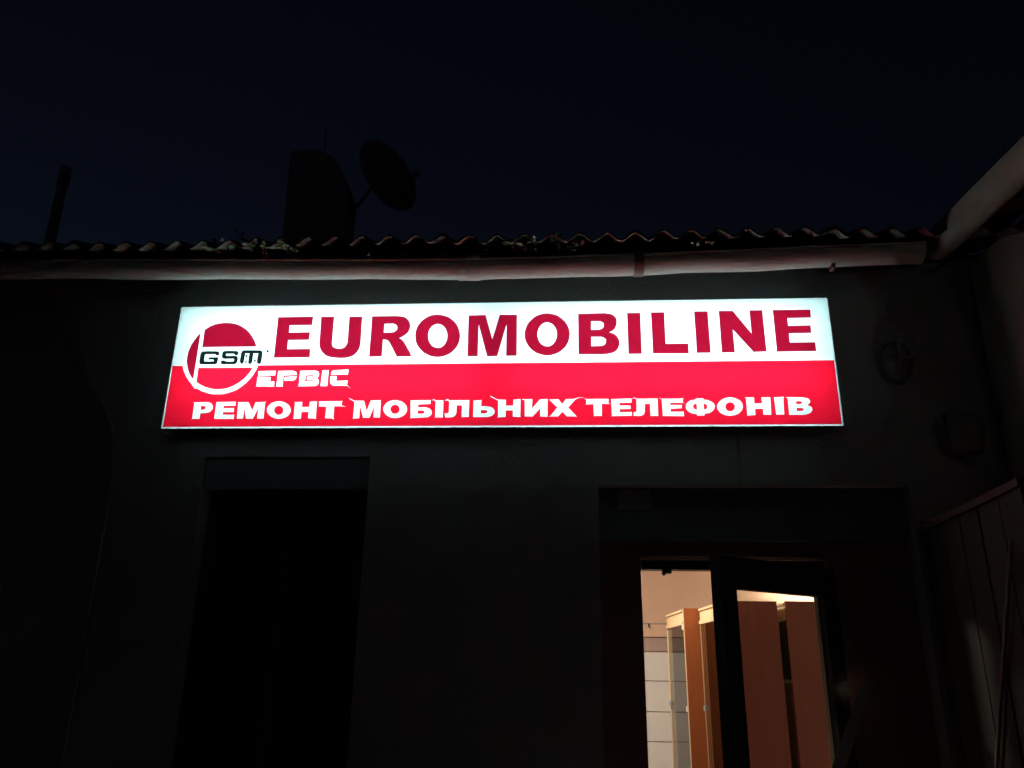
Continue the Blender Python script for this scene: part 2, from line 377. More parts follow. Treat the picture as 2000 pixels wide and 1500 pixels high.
# ------------------------------------------------------------------ the lightbox sign (backlit by tubes through milky acrylic and coloured vinyl)
SX0, SX1, SZ0, SZ1, SF = -1.5, 1.5, 2.589, 3.187, -.14
SG = empty('shop_sign', (0, 0, SZ0), 'long lit white and red lightbox sign with EUROMOBILINE and Cyrillic lettering above the door', 'shop sign')
IN = .055
def tray(mb, y0, y1, g, inw):       # four sloping sides and a back: front edge at y0, inset back at y1
    fz = [(SX0 + g, SZ0 + g), (SX1 - g, SZ0 + g), (SX1 - g, SZ1 - g), (SX0 + g, SZ1 - g)]
    bz = [(SX0 + g + inw, SZ0 + g + inw), (SX1 - g - inw, SZ0 + g + inw), (SX1 - g - inw, SZ1 - g - inw), (SX0 + g + inw, SZ1 - g - inw)]
    return mb.add([(x, y0, z) for x, z in fz] + [(x, y1, z) for x, z in bz], [(0, 1, 5, 4), (1, 2, 6, 5), (2, 3, 7, 6), (3, 0, 4, 7), (4, 5, 6, 7)])
tray(MB(), SF + .008, -.012, 0, IN).build('case', M['shell'], SG)
tray(MB(), SF + .0082, -.015, .003, IN).build('reflector', M['liner'], SG)
for xb in (-1.2, 1.17): MB().box(xb, xb + .03, -.0115, -.0005, SZ0 + .09, SZ1 - .09).build('wall_bracket', M['zinc'], SG)
TUBES = [(-1.43, -.05, .225, 'tube'), (.05, 1.43, .225, 'tube'), (-1.43, -.05, .47, 'tube2'), (.05, 1.43, .47, 'tube2')]
# face: one sheet of milky acrylic
LIP = .0075  # translucent side lip, added to throw a soft glow onto the wall
MB().add([(x, y, z) for y in (SF, SF + LIP) for x, z in ((SX0, SZ0), (SX1, SZ0), (SX1, SZ1), (SX0, SZ1))],
    [(0, 1, 2, 3), (0, 4, 5, 1), (1, 5, 6, 2), (2, 6, 7, 3), (3, 7, 4, 0)]).build('face_panel', M['acryl'], SG)
for xa, xb, zt, mm in TUBES:
    t = MB().tube([(xa, -.045, SZ0 + zt), (xb, -.045, SZ0 + zt)], .013, 10).build('tube', M[mm], SG, smooth=True)
# outlines of the flat print on the face, in half millimetres from its lower left corner
RED = [[[(953,1077),(1289,1079),(1287,993),(1073,993),(1075,919),(1275,921),(1273,843),(1075,843),(1077,753),(1293,753),(1297,669),(959,669)]],[[(1365,1075),(1489,1075),(1492,854),(1492,842),(1492,830),(1492,818),(1492,806),(1494,796),(1496,788),(1498,781),(1502,775),(1507,770),(1513,766),(1521,762),(1529,758),(1539,754),(1550,752),(1560,752),(1570,752),(1582,752),(1591,756),(1601,758),(1611,764),(1616,769),(1622,777),(1626,785),(1630,795),(1634,803),(1636,812),(1636,822),(1636,832),(1636,842),(1636,852),(1633,1073),(1755,1073),(1760,816),(1758,802),(1758,788),(1756,774),(1754,762),(1750,747),(1744,735),(1736,721),(1728,709),(1717,697),(1707,686),(1695,680),(1683,674),(1671,670),(1657,666),(1642,662),(1628,660),(1612,660),(1598,658),(1582,660),(1566,660),(1546,662),(1524,664),(1504,668),(1482,672),(1463,678),(1449,684),(1437,692),(1425,703),(1413,715),(1404,725),(1396,739),(1388,753),(1382,767),(1378,783),(1374,798),(1372,810),(1372,822),(1372,832),(1372,844),(1372,856)]],[[(1847,1073),(2080,1074),(2094,1072),(2110,1070),(2126,1068),(2140,1066),(2153,1062),(2165,1056),(2175,1047),(2183,1039),(2192,1029),(2200,1019),(2204,1009),(2208,999),(2210,986),(2212,976),(2212,964),(2212,954),(2210,942),(2206,929),(2202,919),(2198,909),(2189,899),(2181,891),(2171,882),(2161,876),(2153,870),(2145,864),(2137,860),(2129,856),(2121,852),(2114,850),(2121,848),(2129,844),(2135,840),(2143,836),(2149,829),(2158,819),(2166,807),(2174,795),(2182,781),(2190,769),(2200,751),(2210,733),(2222,713),(2232,691),(2242,669),(2105,668),(2088,699),(2072,731),(2056,761),(2040,787),(2028,809),(2024,815),(2020,821),(2017,824),(2011,828),(2005,832),(1997,834),(1992,836),(1984,836),(1974,836),(1967,838),(1967,671),(1849,669)],[(1971,995),(2054,996),(2061,992),(2069,988),(2077,984),(2083,978),(2088,975),(2090,968),(2092,960),(2092,952),(2092,944),(2090,937),(2086,931),(2081,926),(2073,920),(2067,916),(2059,910),(1969,907)]],[[(2680,866),(2678,834),(2672,801),(2660,771),(2644,745),(2623,719),(2601,698),(2573,682),(2545,670),(2512,662),(2482,660),(2450,662),(2417,670),(2387,684),(2357,700),(2333,723),(2310,747),(2290,775),(2276,805),(2268,838),(2264,872),(2264,904),(2270,937),(2280,967),(2296,995),(2317,1021),(2341,1042),(2367,1060),(2397,1072),(2430,1080),(2462,1082),(2494,1078),(2527,1070),(2559,1058),(2587,1040),(2613,1017),(2636,991),(2654,963),(2666,933),(2676,900)],[(2562,866),(2562,848),(2560,830),(2554,813),(2548,797),(2538,783),(2529,771),(2517,762),(2505,754),(2492,750),(2478,750),(2464,752),(2451,756),(2437,762),(2425,771),(2414,785),(2404,799),(2396,815),(2390,833),(2386,850),(2384,868),(2384,888),(2386,906),(2390,923),(2398,939),(2406,953),(2415,965),(2427,974),(2441,982),(2452,986),(2468,988),(2481,986),(2495,980),(2509,974),(2521,965),(2532,951),(2542,937),(2550,921),(2556,903),(2560,886)]],[[(2751,1069),(2909,1072),(2976,830),(3039,1072),(3199,1071),(3201,665),(3105,665),(3104,971),(3025,664),(2933,662),(2848,973),(2847,663),(2753,665)]],[[(3682,868),(3678,836),(3670,803),(3658,775),(3642,747),(3619,723),(3595,702),(3569,686),(3539,674),(3508,666),(3476,664),(3444,668),(3413,676),(3383,688),(3357,704),(3331,727),(3310,751),(3294,779),(3280,809),(3272,840),(3270,872),(3272,906),(3280,937),(3292,967),(3308,995),(3331,1019),(3355,1042),(3381,1058),(3411,1070),(3444,1078),(3476,1080),(3508,1076),(3541,1068),(3571,1056),(3597,1038),(3621,1015),(3644,991),(3660,963),(3672,933),(3680,900)],[(3564,870),(3564,850),(3560,833),(3554,817),(3548,801),(3538,787),(3529,775),(3517,766),(3503,758),(3490,754),(3476,754),(3462,754),(3449,760),(3437,766),(3423,775),(3414,787),(3404,801),(3398,817),(3392,835),(3388,852),(3388,872),(3388,890),(3392,907),(3398,925),(3404,941),(3414,955),(3423,967),(3435,976),(3449,984),(3462,988),(3476,988),(3490,988),(3503,982),(3517,976),(3529,967),(3538,953),(3548,939),(3556,923),(3560,906),(3564,888)]],[[(3759,1071),(4002,1074),(4016,1072),(4028,1070),(4042,1068),(4055,1064),(4067,1060),(4077,1054),(4085,1045),(4094,1037),(4100,1029),(4104,1019),(4108,1008),(4108,996),(4108,984),(4108,972),(4106,959),(4102,949),(4098,939),(4094,927),(4088,917),(4079,909),(4073,902),(4063,896),(4053,892),(4045,886),(4036,884),(4047,882),(4059,878),(4069,874),(4081,868),(4089,862),(4099,851),(4108,841),(4114,829),(4120,817),(4124,804),(4126,792),(4128,780),(4126,770),(4124,757),(4120,747),(4116,735),(4110,725),(4104,715),(4095,705),(4085,696),(4075,690),(4061,684),(4048,680),(4034,678),(4020,674),(4010,672),(3998,672),(3986,672),(3976,670),(3964,670),(3757,673)],[(3877,995),(3959,994),(3965,990),(3971,986),(3977,982),(3983,979),(3986,973),(3988,969),(3990,964),(3990,960),(3990,954),(3988,950),(3988,944),(3988,940),(3986,937),(3984,933),(3982,929),(3979,926),(3973,922),(3967,920),(3961,916),(3955,912),(3875,911)],[(3875,841),(3968,840),(3975,836),(3983,832),(3991,828),(3997,822),(4002,819),(4004,813),(4006,810),(4006,804),(4006,798),(4004,792),(4004,786),(4002,781),(4000,775),(3996,769),(3993,766),(3987,762),(3981,758),(3973,756),(3967,754),(3960,752),(3873,751)]],[[(4203,1073),(4323,1073),(4321,671),(4203,671)]],[[(4419,1075),(4539,1075),(4537,765),(4737,767),(4737,671),(4421,673)]],[[(4807,1079),(4929,1079),(4929,675),(4807,675)]],[[(5027,1081),(5153,1080),(5301,856),(5301,1083),(5415,1083),(5417,681),(5303,678),(5139,896),(5141,675),(5027,675)]],[[(5507,1083),(5839,1083),(5837,1003),(5629,1001),(5629,927),(5825,929),(5823,855),(5629,853),(5627,765),(5847,765),(5847,681),(5507,679)]]]
LOGO = [[[(228,928),(228,458),(220,470),(210,480),(202,490),(194,500),(186,512),(178,526),(172,540),(164,554),(160,568),(154,582),(150,596),(146,608),(142,622),(138,636),(136,650),(136,666),(134,682),(136,700),(136,716),(138,732),(140,748),(144,762),(148,778),(152,792),(156,808),(162,822),(170,836),(176,850),(184,864),(192,878),(198,888),(206,900),(214,910),(220,918)]],[[(262,956),(270,964),(280,970),(288,978),(298,984),(308,992),(320,998),(332,1002),(346,1008),(358,1014),(372,1016),(386,1020),(400,1022),(416,1024),(430,1026),(444,1026),(458,1026),(470,1026),(484,1026),(498,1024),(512,1022),(526,1020),(544,1016),(560,1012),(576,1006),(592,1000),(610,990),(626,982),(642,970),(658,960),(672,948),(686,936),(698,922),(710,908),(720,896),(730,882),(738,870),(746,858),(754,846),(760,834),(766,824),(770,814),(772,806),(776,798),(780,790),(782,782),(264,782)]],[[(258,576),(774,574),(768,562),(764,550),(758,538),(752,526),(744,514),(734,500),(724,488),(714,476),(704,462),(692,452),(680,442),(670,432),(658,424),(646,416),(632,408),(620,400),(606,392),(592,386),(576,380),(560,374),(544,370),(528,368),(510,366),(492,364),(476,364),(458,364),(440,366),(420,368),(404,372),(386,376),(372,380),(358,384),(344,390),(330,396),(318,402),(306,408),(294,414),(282,420),(272,428),(260,434)]]]
BLACK = [[[(437,699),(438,706),(438,712),(438,717),(436,721),(436,723),(433,728),(431,733),(426,735),(423,737),(418,738),(396,740),(366,740),(332,742),(300,740),(278,740),(273,740),(267,737),(265,732),(261,727),(260,722),(258,708),(258,690),(258,670),(258,652),(258,637),(260,633),(260,627),(263,622),(265,618),(267,615),(270,613),(275,610),(278,610),(282,610),(286,610),(306,610),(334,608),(364,608),(392,608),(412,610),(417,610),(422,613),(427,615),(429,620),(432,625),(432,634),(434,644),(434,654),(434,666),(433,679),(346,679),(343,656),(393,654),(392,654),(393,649),(395,647),(395,645),(393,643),(393,641),(393,641),(391,641),(389,639),(388,640),(376,640),(358,638),(340,638),(322,640),(311,639),(309,641),(305,641),(305,642),(304,645),(304,646),(302,654),(302,666),(302,678),(302,690),(302,697),(304,701),(303,705),(307,707),(308,709),(311,710),(324,710),(344,710),(366,710),(386,710),(402,708),(403,708),(405,707),(407,704),(410,701),(415,698)]],[[(618,708),(617,711),(619,713),(620,718),(620,720),(619,725),(617,729),(613,733),(610,735),(606,737),(601,740),(582,740),(556,742),(528,742),(502,742),(484,740),(479,739),(476,737),(471,735),(468,729),(468,727),(466,721),(466,712),(464,704),(466,696),(466,690),(466,685),(469,681),(471,674),(475,671),(477,667),(483,664),(487,664),(491,662),(498,662),(502,662),(514,662),(532,662),(550,662),(566,662),(577,662),(581,660),(583,661),(583,659),(585,658),(586,655),(586,654),(586,648),(586,645),(584,641),(585,639),(583,639),(583,637),(580,638),(578,638),(574,638),(564,636),(548,636),(532,636),(518,638),(507,638),(504,639),(503,641),(501,643),(498,645),(493,648),(488,648),(484,648),(482,648),(477,648),(473,646),(470,645),(467,640),(465,639),(463,635),(462,629),(464,625),(464,623),(467,618),(471,613),(474,611),(479,608),(482,608),(486,608),(492,608),(496,608),(512,608),(534,608),(558,608),(580,608),(597,608),(603,611),(608,613),(613,615),(615,620),(617,625),(619,631),(622,640),(622,648),(622,656),(622,665),(620,669),(620,673),(617,679),(613,681),(611,684),(608,687),(603,690),(599,690),(595,692),(590,692),(576,692),(560,692),(542,692),(524,692),(513,692),(510,693),(508,695),(504,697),(503,699),(501,699),(502,702),(502,705),(503,708),(505,712),(505,713),(516,712),(532,712),(552,712),(568,712),(579,711),(582,709),(583,708),(585,704),(587,701),(593,697),(595,696),(599,694),(602,694),(606,694),(609,695),(613,699),(613,701),(615,701),(617,705)]],[[(643,631),(642,648),(642,668),(644,686),(644,702),(644,715),(646,721),(646,727),(649,732),(651,736),(656,741),(661,744),(665,744),(669,746),(676,746),(682,746),(704,746),(734,746),(768,746),(798,744),(820,744),(825,744),(830,741),(834,739),(838,737),(841,734),(843,729),(846,723),(846,719),(848,713),(848,706),(848,694),(848,676),(848,656),(848,640),(846,626),(846,621),(843,616),(839,611),(835,609),(830,608),(826,608),(819,608),(814,611),(809,616),(807,621),(804,636),(804,654),(804,674),(806,696),(807,713),(762,713),(762,696),(762,676),(762,656),(762,638),(759,623),(757,618),(755,613),(750,611),(747,609),(742,608),(737,608),(732,611),(727,613),(725,618),(723,621),(722,636),(722,654),(722,676),(724,696),(725,714),(684,715),(686,698),(684,678),(684,658),(682,640),(682,625),(679,620),(675,615),(672,613),(667,610),(661,611),(658,613),(653,615),(651,620),(647,626)]]]
DOTS = [[[(906,734),(906,728),(902,722),(896,722),(890,722),(884,728),(882,734),(884,740),(888,744),(892,746),(900,744),(904,740)]],[[(710,688),(710,682),(706,678),(702,678),(696,678),(692,682),(690,688),(690,694),(694,698),(698,700),(704,698),(708,694)]],[[(712,628),(712,624),(708,620),(704,618),(698,620),(694,624),(692,630),(692,634),(696,638),(700,640),(706,638),(710,634)]],[[(796,640),(794,634),(792,630),(786,628),(782,630),(776,634),(774,640),(776,646),(778,650),(784,650),(790,648),(794,644)]]]
WHITE = [[[(259,247),(274,240),(390,242),(397,240),(406,238),(412,238),(419,236),(425,232),(431,228),(436,223),(440,217),(444,211),(448,205),(450,200),(450,192),(450,186),(450,180),(448,175),(446,169),(442,163),(436,157),(432,152),(427,148),(421,146),(413,142),(406,142),(398,140),(390,140),(382,138),(372,138),(362,138),(352,136),(342,136),(342,84),(278,84),(266,79),(274,87),(272,237)],[(340,206),(367,206),(369,204),(373,202),(377,200),(380,198),(382,196),(384,193),(384,190),(384,186),(384,183),(382,180),(380,178),(377,176),(373,174),(371,172),(367,170),(340,170)]],[[(478,242),(656,244),(658,208),(550,206),(550,184),(648,184),(650,146),(552,146),(552,122),(658,122),(660,82),(478,84)]],[[(681,244),(692,238),(775,240),(820,162),(843,238),(925,240),(939,250),(930,234),(932,84),(874,84),(874,187),(835,84),(771,84),(746,187),(744,86),(688,84)]],[[(1174,162),(1174,148),(1170,137),(1166,125),(1158,113),(1149,104),(1137,96),(1123,90),(1107,84),(1092,82),(1074,80),(1058,82),(1041,84),(1025,90),(1009,98),(995,106),(983,116),(972,125),(964,139),(958,151),(956,164),(956,176),(958,189),(964,201),(972,211),(981,220),(993,230),(1007,236),(1023,242),(1038,244),(1056,246),(1072,244),(1089,240),(1105,236),(1121,228),(1135,220),(1147,210),(1158,199),(1166,187),(1170,175)],[(1106,160),(1106,150),(1104,139),(1098,130),(1089,124),(1081,120),(1068,118),(1057,120),(1047,124),(1038,130),(1030,141),(1024,149),(1022,162),(1022,172),(1026,183),(1030,191),(1039,198),(1049,202),(1060,204),(1071,202),(1081,198),(1091,192),(1098,183),(1104,173)]],[[(1191,249),(1205,238),(1272,238),(1272,190),(1342,190),(1342,240),(1406,242),(1410,85),(1416,81),(1340,84),(1340,144),(1274,144),(1274,82),(1204,79),(1208,88),(1206,235)]],[[(1424,241),(1635,244),(1639,248),(1634,232),(1632,203),(1672,193),(1671,192),(1632,196),(1568,196),(1570,86),(1579,70),(1561,82),(1496,84),(1496,194),(1424,195),(1432,201)]],[[(1692,272),(1696,272),(1750,246),(1835,246),(1868,150),(1897,248),(1986,250),(1992,88),(1932,88),(1932,193),(1897,86),(1839,86),(1804,195),(1804,83),(1744,79),(1750,87),(1750,237)]],[[(2230,164),(2230,152),(2226,139),(2220,127),(2212,115),(2203,106),(2191,98),(2177,92),(2161,86),(2146,84),(2128,82),(2112,84),(2095,86),(2079,92),(2065,98),(2051,108),(2040,118),(2030,129),(2024,141),(2018,153),(2016,166),(2016,180),(2020,191),(2026,203),(2034,215),(2043,224),(2055,234),(2069,240),(2085,246),(2100,248),(2118,250),(2136,248),(2151,244),(2167,240),(2183,232),(2195,224),(2206,214),(2216,203),(2224,191),(2228,178)],[(2164,164),(2164,154),(2160,143),(2154,134),(2145,128),(2137,124),(2124,124),(2114,124),(2103,128),(2094,135),(2088,145),(2082,153),(2080,166),(2082,176),(2084,185),(2090,195),(2099,202),(2110,206),(2120,206),(2130,206),(2141,202),(2150,194),(2158,185),(2162,175)]],[[(2258,246),(2436,248),(2438,213),(2326,207),(2329,182),(2342,182),(2354,182),(2366,182),(2376,182),(2388,182),(2398,180),(2408,178),(2415,176),(2425,172),(2431,170),(2436,164),(2442,159),(2446,153),(2450,147),(2452,141),(2454,136),(2454,130),(2454,124),(2452,119),(2450,113),(2446,107),(2443,104),(2437,100),(2431,96),(2425,92),(2417,90),(2410,88),(2400,88),(2390,88),(2382,86),(2260,81),(2266,87)],[(2326,151),(2371,152),(2375,150),(2379,148),(2383,144),(2387,142),(2390,138),(2388,135),(2386,130),(2382,128),(2380,124),(2375,122),(2329,122)]],[[(2447,243),(2463,256),(2475,252),(2485,244),(2552,244),(2554,86),(2485,86),(2477,77),(2486,89),(2484,237),(2462,250)]],[[(2564,241),(2583,256),(2595,254),(2607,244),(2784,246),(2784,90),(2722,88),(2720,198),(2674,198),(2674,182),(2674,168),(2674,154),(2674,142),(2674,130),(2672,125),(2670,119),(2668,113),(2666,107),(2663,104),(2657,100),(2653,96),(2647,92),(2639,90),(2634,88),(2624,88),(2612,86),(2600,86),(2588,86),(2577,86),(2568,123),(2572,122),(2578,122),(2584,124),(2590,124),(2595,124),(2597,126),(2601,128),(2604,130),(2606,133),(2606,138),(2606,152),(2606,170),(2606,192),(2606,214),(2606,235),(2588,246)]],[[(2824,242),(2893,244),(2899,253),(2892,238),(2892,188),(2904,188),(2914,188),(2926,188),(2936,186),(2946,186),(2956,184),(2964,182),(2974,180),(2981,178),(2989,174),(2995,170),(3000,165),(3004,157),(3008,151),(3012,145),(3012,140),(3012,134),(3012,128),(3010,123),(3008,117),(3004,114),(2999,108),(2993,104),(2985,98),(2979,96),(2973,94),(2967,92),(2962,90),(2954,90),(2948,88),(2824,88)],[(2890,152),(2933,152),(2937,150),(2941,148),(2945,146),(2948,144),(2950,140),(2948,135),(2946,132),(2942,128),(2938,124),(2935,122),(2890,122)]],[[(2972,284),(3037,250),(3110,246),(3110,192),(3176,192),(3178,248),(3240,252),(3240,93),(3246,87),(3174,90),(3174,148),(3110,148),(3110,89),(3038,83),(3044,94),(3042,239),(2968,280)]],[[(3252,248),(3259,252),(3278,250),(3344,250),(3341,164),(3413,248),(3478,250),(3478,88),(3416,90),(3415,166),(3347,90),(3280,92),(3278,243)]],[[(3490,245),(3575,248),(3608,204),(3641,248),(3714,250),(3744,260),(3776,264),(3800,261),(3801,260),(3774,262),(3745,256),(3721,244),(3660,172),(3734,88),(3733,86),(3720,90),(3649,90),(3610,134),(3571,90),(3488,90),(3488,92),(3501,92),(3566,172),(3501,240)]],[[(3806,254),(3824,248),(4014,248),(4012,209),(4030,205),(4030,204),(3954,204),(3952,94),(3885,92),(3873,77),(3884,91),(3882,202),(3812,199),(3820,205),(3820,245),(3802,252)]],[[(4040,246),(4214,250),(4214,214),(4108,210),(4108,188),(4204,186),(4204,156),(4108,153),(4111,126),(4214,128),(4214,94),(4041,90),(4031,83),(4040,91)]],[[(4224,251),(4240,260),(4247,258),(4261,248),(4440,248),(4440,90),(4374,90),(4374,202),(4328,200),(4328,186),(4328,170),(4326,156),(4326,144),(4326,132),(4324,127),(4322,120),(4322,113),(4318,109),(4314,103),(4311,100),(4305,98),(4297,94),(4290,92),(4282,92),(4274,90),(4262,90),(4250,92),(4238,92),(4228,92),(4230,124),(4232,124),(4234,124),(4238,124),(4243,124),(4245,126),(4249,128),(4252,130),(4254,132),(4256,135),(4256,140),(4256,154),(4258,174),(4258,196),(4258,218),(4258,241),(4245,256),(4225,248)]],[[(4452,251),(4458,254),(4480,246),(4657,248),(4663,252),(4654,213),(4676,203),(4675,202),(4656,210),(4548,210),(4548,190),(4648,189),(4646,160),(4550,154),(4550,128),(4659,128),(4662,87),(4480,90),(4478,243),(4458,252)]],[[(4772,248),(4837,248),(4839,236),(4848,236),(4856,234),(4866,234),(4873,232),(4881,228),(4891,224),(4899,220),(4907,214),(4915,208),(4920,202),(4924,199),(4926,193),(4928,187),(4930,182),(4930,174),(4928,169),(4926,161),(4924,153),(4920,147),(4914,139),(4911,136),(4903,130),(4895,124),(4889,120),(4881,116),(4874,114),(4864,112),(4856,110),(4848,110),(4838,107),(4837,92),(4773,90),(4772,104),(4760,106),(4750,108),(4740,110),(4731,112),(4723,116),(4715,120),(4707,124),(4702,130),(4696,135),(4692,141),(4688,147),(4684,155),(4682,162),(4682,170),(4682,176),(4682,182),(4684,187),(4686,193),(4688,199),(4692,205),(4698,210),(4701,214),(4709,220),(4715,224),(4723,228),(4733,232),(4740,234),(4750,234),(4760,236),(4772,239)],[(4776,200),(4769,200),(4765,198),(4761,198),(4757,196),(4753,194),(4750,191),(4748,187),(4746,185),(4744,181),(4744,176),(4744,172),(4746,165),(4748,161),(4752,157),(4754,152),(4759,150),(4763,148),(4767,146),(4771,146),(4777,144)],[(4835,202),(4841,200),(4845,200),(4849,198),(4853,196),(4857,194),(4860,191),(4862,187),(4864,185),(4866,181),(4866,176),(4866,169),(4864,165),(4862,161),(4860,157),(4858,153),(4855,150),(4851,148),(4847,146),(4843,146),(4837,144)]],[[(5170,170),(5166,159),(5162,145),(5154,133),(5144,122),(5133,112),(5119,104),(5103,98),(5087,92),(5070,90),(5054,88),(5036,90),(5021,92),(5005,98),(4991,104),(4977,114),(4968,123),(4960,135),(4954,147),(4950,158),(4950,172),(4952,185),(4958,197),(4966,209),(4976,220),(4987,230),(5001,240),(5015,246),(5032,252),(5048,254),(5066,256),(5084,254),(5099,250),(5115,246),(5129,238),(5143,230),(5152,221),(5160,209),(5166,197),(5168,184)],[(5102,170),(5100,159),(5096,149),(5087,140),(5079,134),(5068,130),(5058,130),(5048,132),(5037,134),(5028,143),(5024,151),(5020,159),(5020,170),(5022,183),(5026,191),(5033,200),(5043,206),(5053,210),(5064,212),(5075,210),(5085,206),(5094,199),(5098,191),(5102,180)]],[[(5192,255),(5270,252),(5270,198),(5336,200),(5336,254),(5410,254),(5404,96),(5338,96),(5338,152),(5272,150),(5270,94),(5198,89),(5202,95),(5202,247)]],[[(5442,253),(5524,257),(5520,246),(5514,98),(5446,96)]],[[(5544,254),(5680,252),(5690,250),(5700,248),(5710,246),(5720,244),(5727,242),(5732,238),(5736,233),(5740,227),(5742,219),(5744,215),(5744,211),(5742,207),(5738,201),(5736,197),(5732,194),(5731,192),(5727,190),(5723,188),(5721,186),(5716,182),(5723,178),(5729,174),(5735,172),(5741,170),(5744,166),(5748,162),(5752,159),(5754,154),(5754,150),(5756,144),(5754,139),(5752,133),(5750,127),(5746,123),(5742,118),(5737,114),(5731,110),(5723,106),(5713,102),(5706,100),(5696,98),(5688,96),(5678,96),(5668,94),(5658,94),(5556,94),(5558,247)],[(5626,216),(5660,218),(5665,216),(5669,212),(5673,210),(5676,207),(5676,204),(5676,201),(5671,198),(5667,194),(5663,192),(5659,190),(5624,191)],[(5625,156),(5667,156),(5671,154),(5675,152),(5679,150),(5684,147),(5684,141),(5682,138),(5679,136),(5673,134),(5669,130),(5665,128),(5622,129)]],[[(829,538),(991,539),(991,497),(834,497)],[(829,483),(951,479),(953,448),(885,447),(886,433),(990,437),(993,390),(833,391),(816,382),(816,382),(831,392)]],[[(1017,537),(1155,539),(1160,535),(1167,533),(1173,531),(1178,529),(1183,525),(1187,520),(1189,515),(1191,508),(1195,502),(1197,500),(1075,495),(1069,489),(1073,388),(1017,390),(995,381),(995,381),(1017,392)],[(1085,478),(1194,483),(1192,481),(1190,475),(1190,469),(1189,463),(1187,460),(1183,457),(1180,453),(1176,451),(1170,447),(1165,446),(1086,443)]],[[(1223,537),(1361,538),(1367,537),(1373,535),(1381,533),(1387,531),(1390,529),(1393,524),(1397,518),(1398,513),(1398,507),(1400,503),(1400,498),(1400,495),(1398,489),(1398,485),(1397,482),(1395,478),(1393,477),(1391,475),(1389,473),(1384,466),(1389,459),(1393,455),(1397,451),(1401,448),(1403,443),(1404,437),(1404,432),(1404,424),(1404,419),(1403,413),(1401,410),(1397,404),(1393,401),(1390,397),(1386,395),(1382,393),(1379,392),(1375,392),(1371,390),(1366,390),(1221,389),(1206,380),(1206,379),(1223,395)],[(1275,494),(1350,499),(1351,486),(1291,482),(1292,447),(1351,447),(1351,433),(1275,433)]],[[(1429,539),(1484,541),(1485,390),(1425,389)]],[[(1527,539),(1669,546),(1666,499),(1511,499),(1512,500),(1512,506),(1512,510),(1512,515),(1513,519),(1515,525),(1517,528),(1521,531),(1525,535)],[(1509,483),(1562,483),(1564,435),(1669,438),(1665,397),(1702,367),(1701,366),(1667,391),(1541,393),(1537,395),(1531,397),(1528,399),(1525,403),(1521,407),(1517,410),(1515,416),(1511,421),(1510,428),(1510,434),(1508,444),(1508,454),(1508,464),(1510,476)]]]
RING = [(106,594),(110,586),(114,576),(116,566),(120,558),(124,548),(130,538),(136,528),(142,518),(148,506),(154,496),(162,484),(172,474),(180,462),(190,450),(200,438),(210,428),(220,416),(230,404),(240,392),(250,380),(256,372),(264,380),(276,376),(286,370),(296,364),(308,358),(320,352),(332,346),(348,342),(364,336),(378,330),(394,326),(408,324),(422,320),(436,318),(450,318),(466,318),(482,318),(496,318),(512,318),(530,320),(546,324),(564,328),(582,334),(600,340),(618,346),(634,354),(650,362),(666,374),(680,384),(694,396),(708,408),(722,420),(734,434),(744,446),(756,460),(766,474),(774,486),(782,498),(788,512),(796,524),(800,536),(806,548),(810,558),(814,570),(818,582),(822,592)]

FY = SF - .0009
todo = []
def flat(name, polys, m, parent=SG, dy=0):
    cu = bpy.data.curves.new(name, 'CURVE'); cu.dimensions = '2D'; cu.fill_mode = 'BOTH'
    for p in polys:
        sp = cu.splines.new('POLY'); sp.points.add(len(p) - 1); sp.use_cyclic_u = True
        for q, (x, y) in zip(sp.points, p): q.co = (x / 2000, y / 2000, 0, 1)
    o = bpy.data.objects.new('tmp_curve', cu); COL.objects.link(o); todo.append((name, o, m, parent, dy))
    return o
# red band: inset from three edges, notched by the ring of the logo, with the white letters cut out
band = [(14, 9), (5988, 9), (5991, 594), (RING[-1][0], 596)] + RING[::-1][1:-1] + [(RING[0][0], 598), (9, 598)]
flat('red_band', [band] + [p for L in WHITE for p in L], M['red'])
for L in RED: flat('letter', L, M['red_dim'])
for k, L in enumerate(LOGO): flat('logo_segment', L, M['red' if k == 2 else 'red_dim'])
for L in BLACK: flat('letter', L, M['black_vinyl'], dy=-.0004)
for L in DOTS: flat('dot', L, M['black_vinyl'], dy=-.0004)
for L in WHITE: flat('letter', L, M['clear'])
bpy.context.view_layer.update()
dg = bpy.context.evaluated_depsgraph_get()
for name, o, m, parent, dy in todo:
    me = bpy.data.meshes.new_from_object(o.evaluated_get(dg)); me.name = name
    for v in me.vertices: v.co = (SX0 + v.co.x, FY + dy, v.co.y)
    me.materials.clear(); me.materials.append(m)
    n = bpy.data.objects.new(name, me); COL.objects.link(n); n.parent = parent
for name, o, m, parent, dy in todo:
    cu = o.data; bpy.data.objects.remove(o); bpy.data.curves.remove(cu)

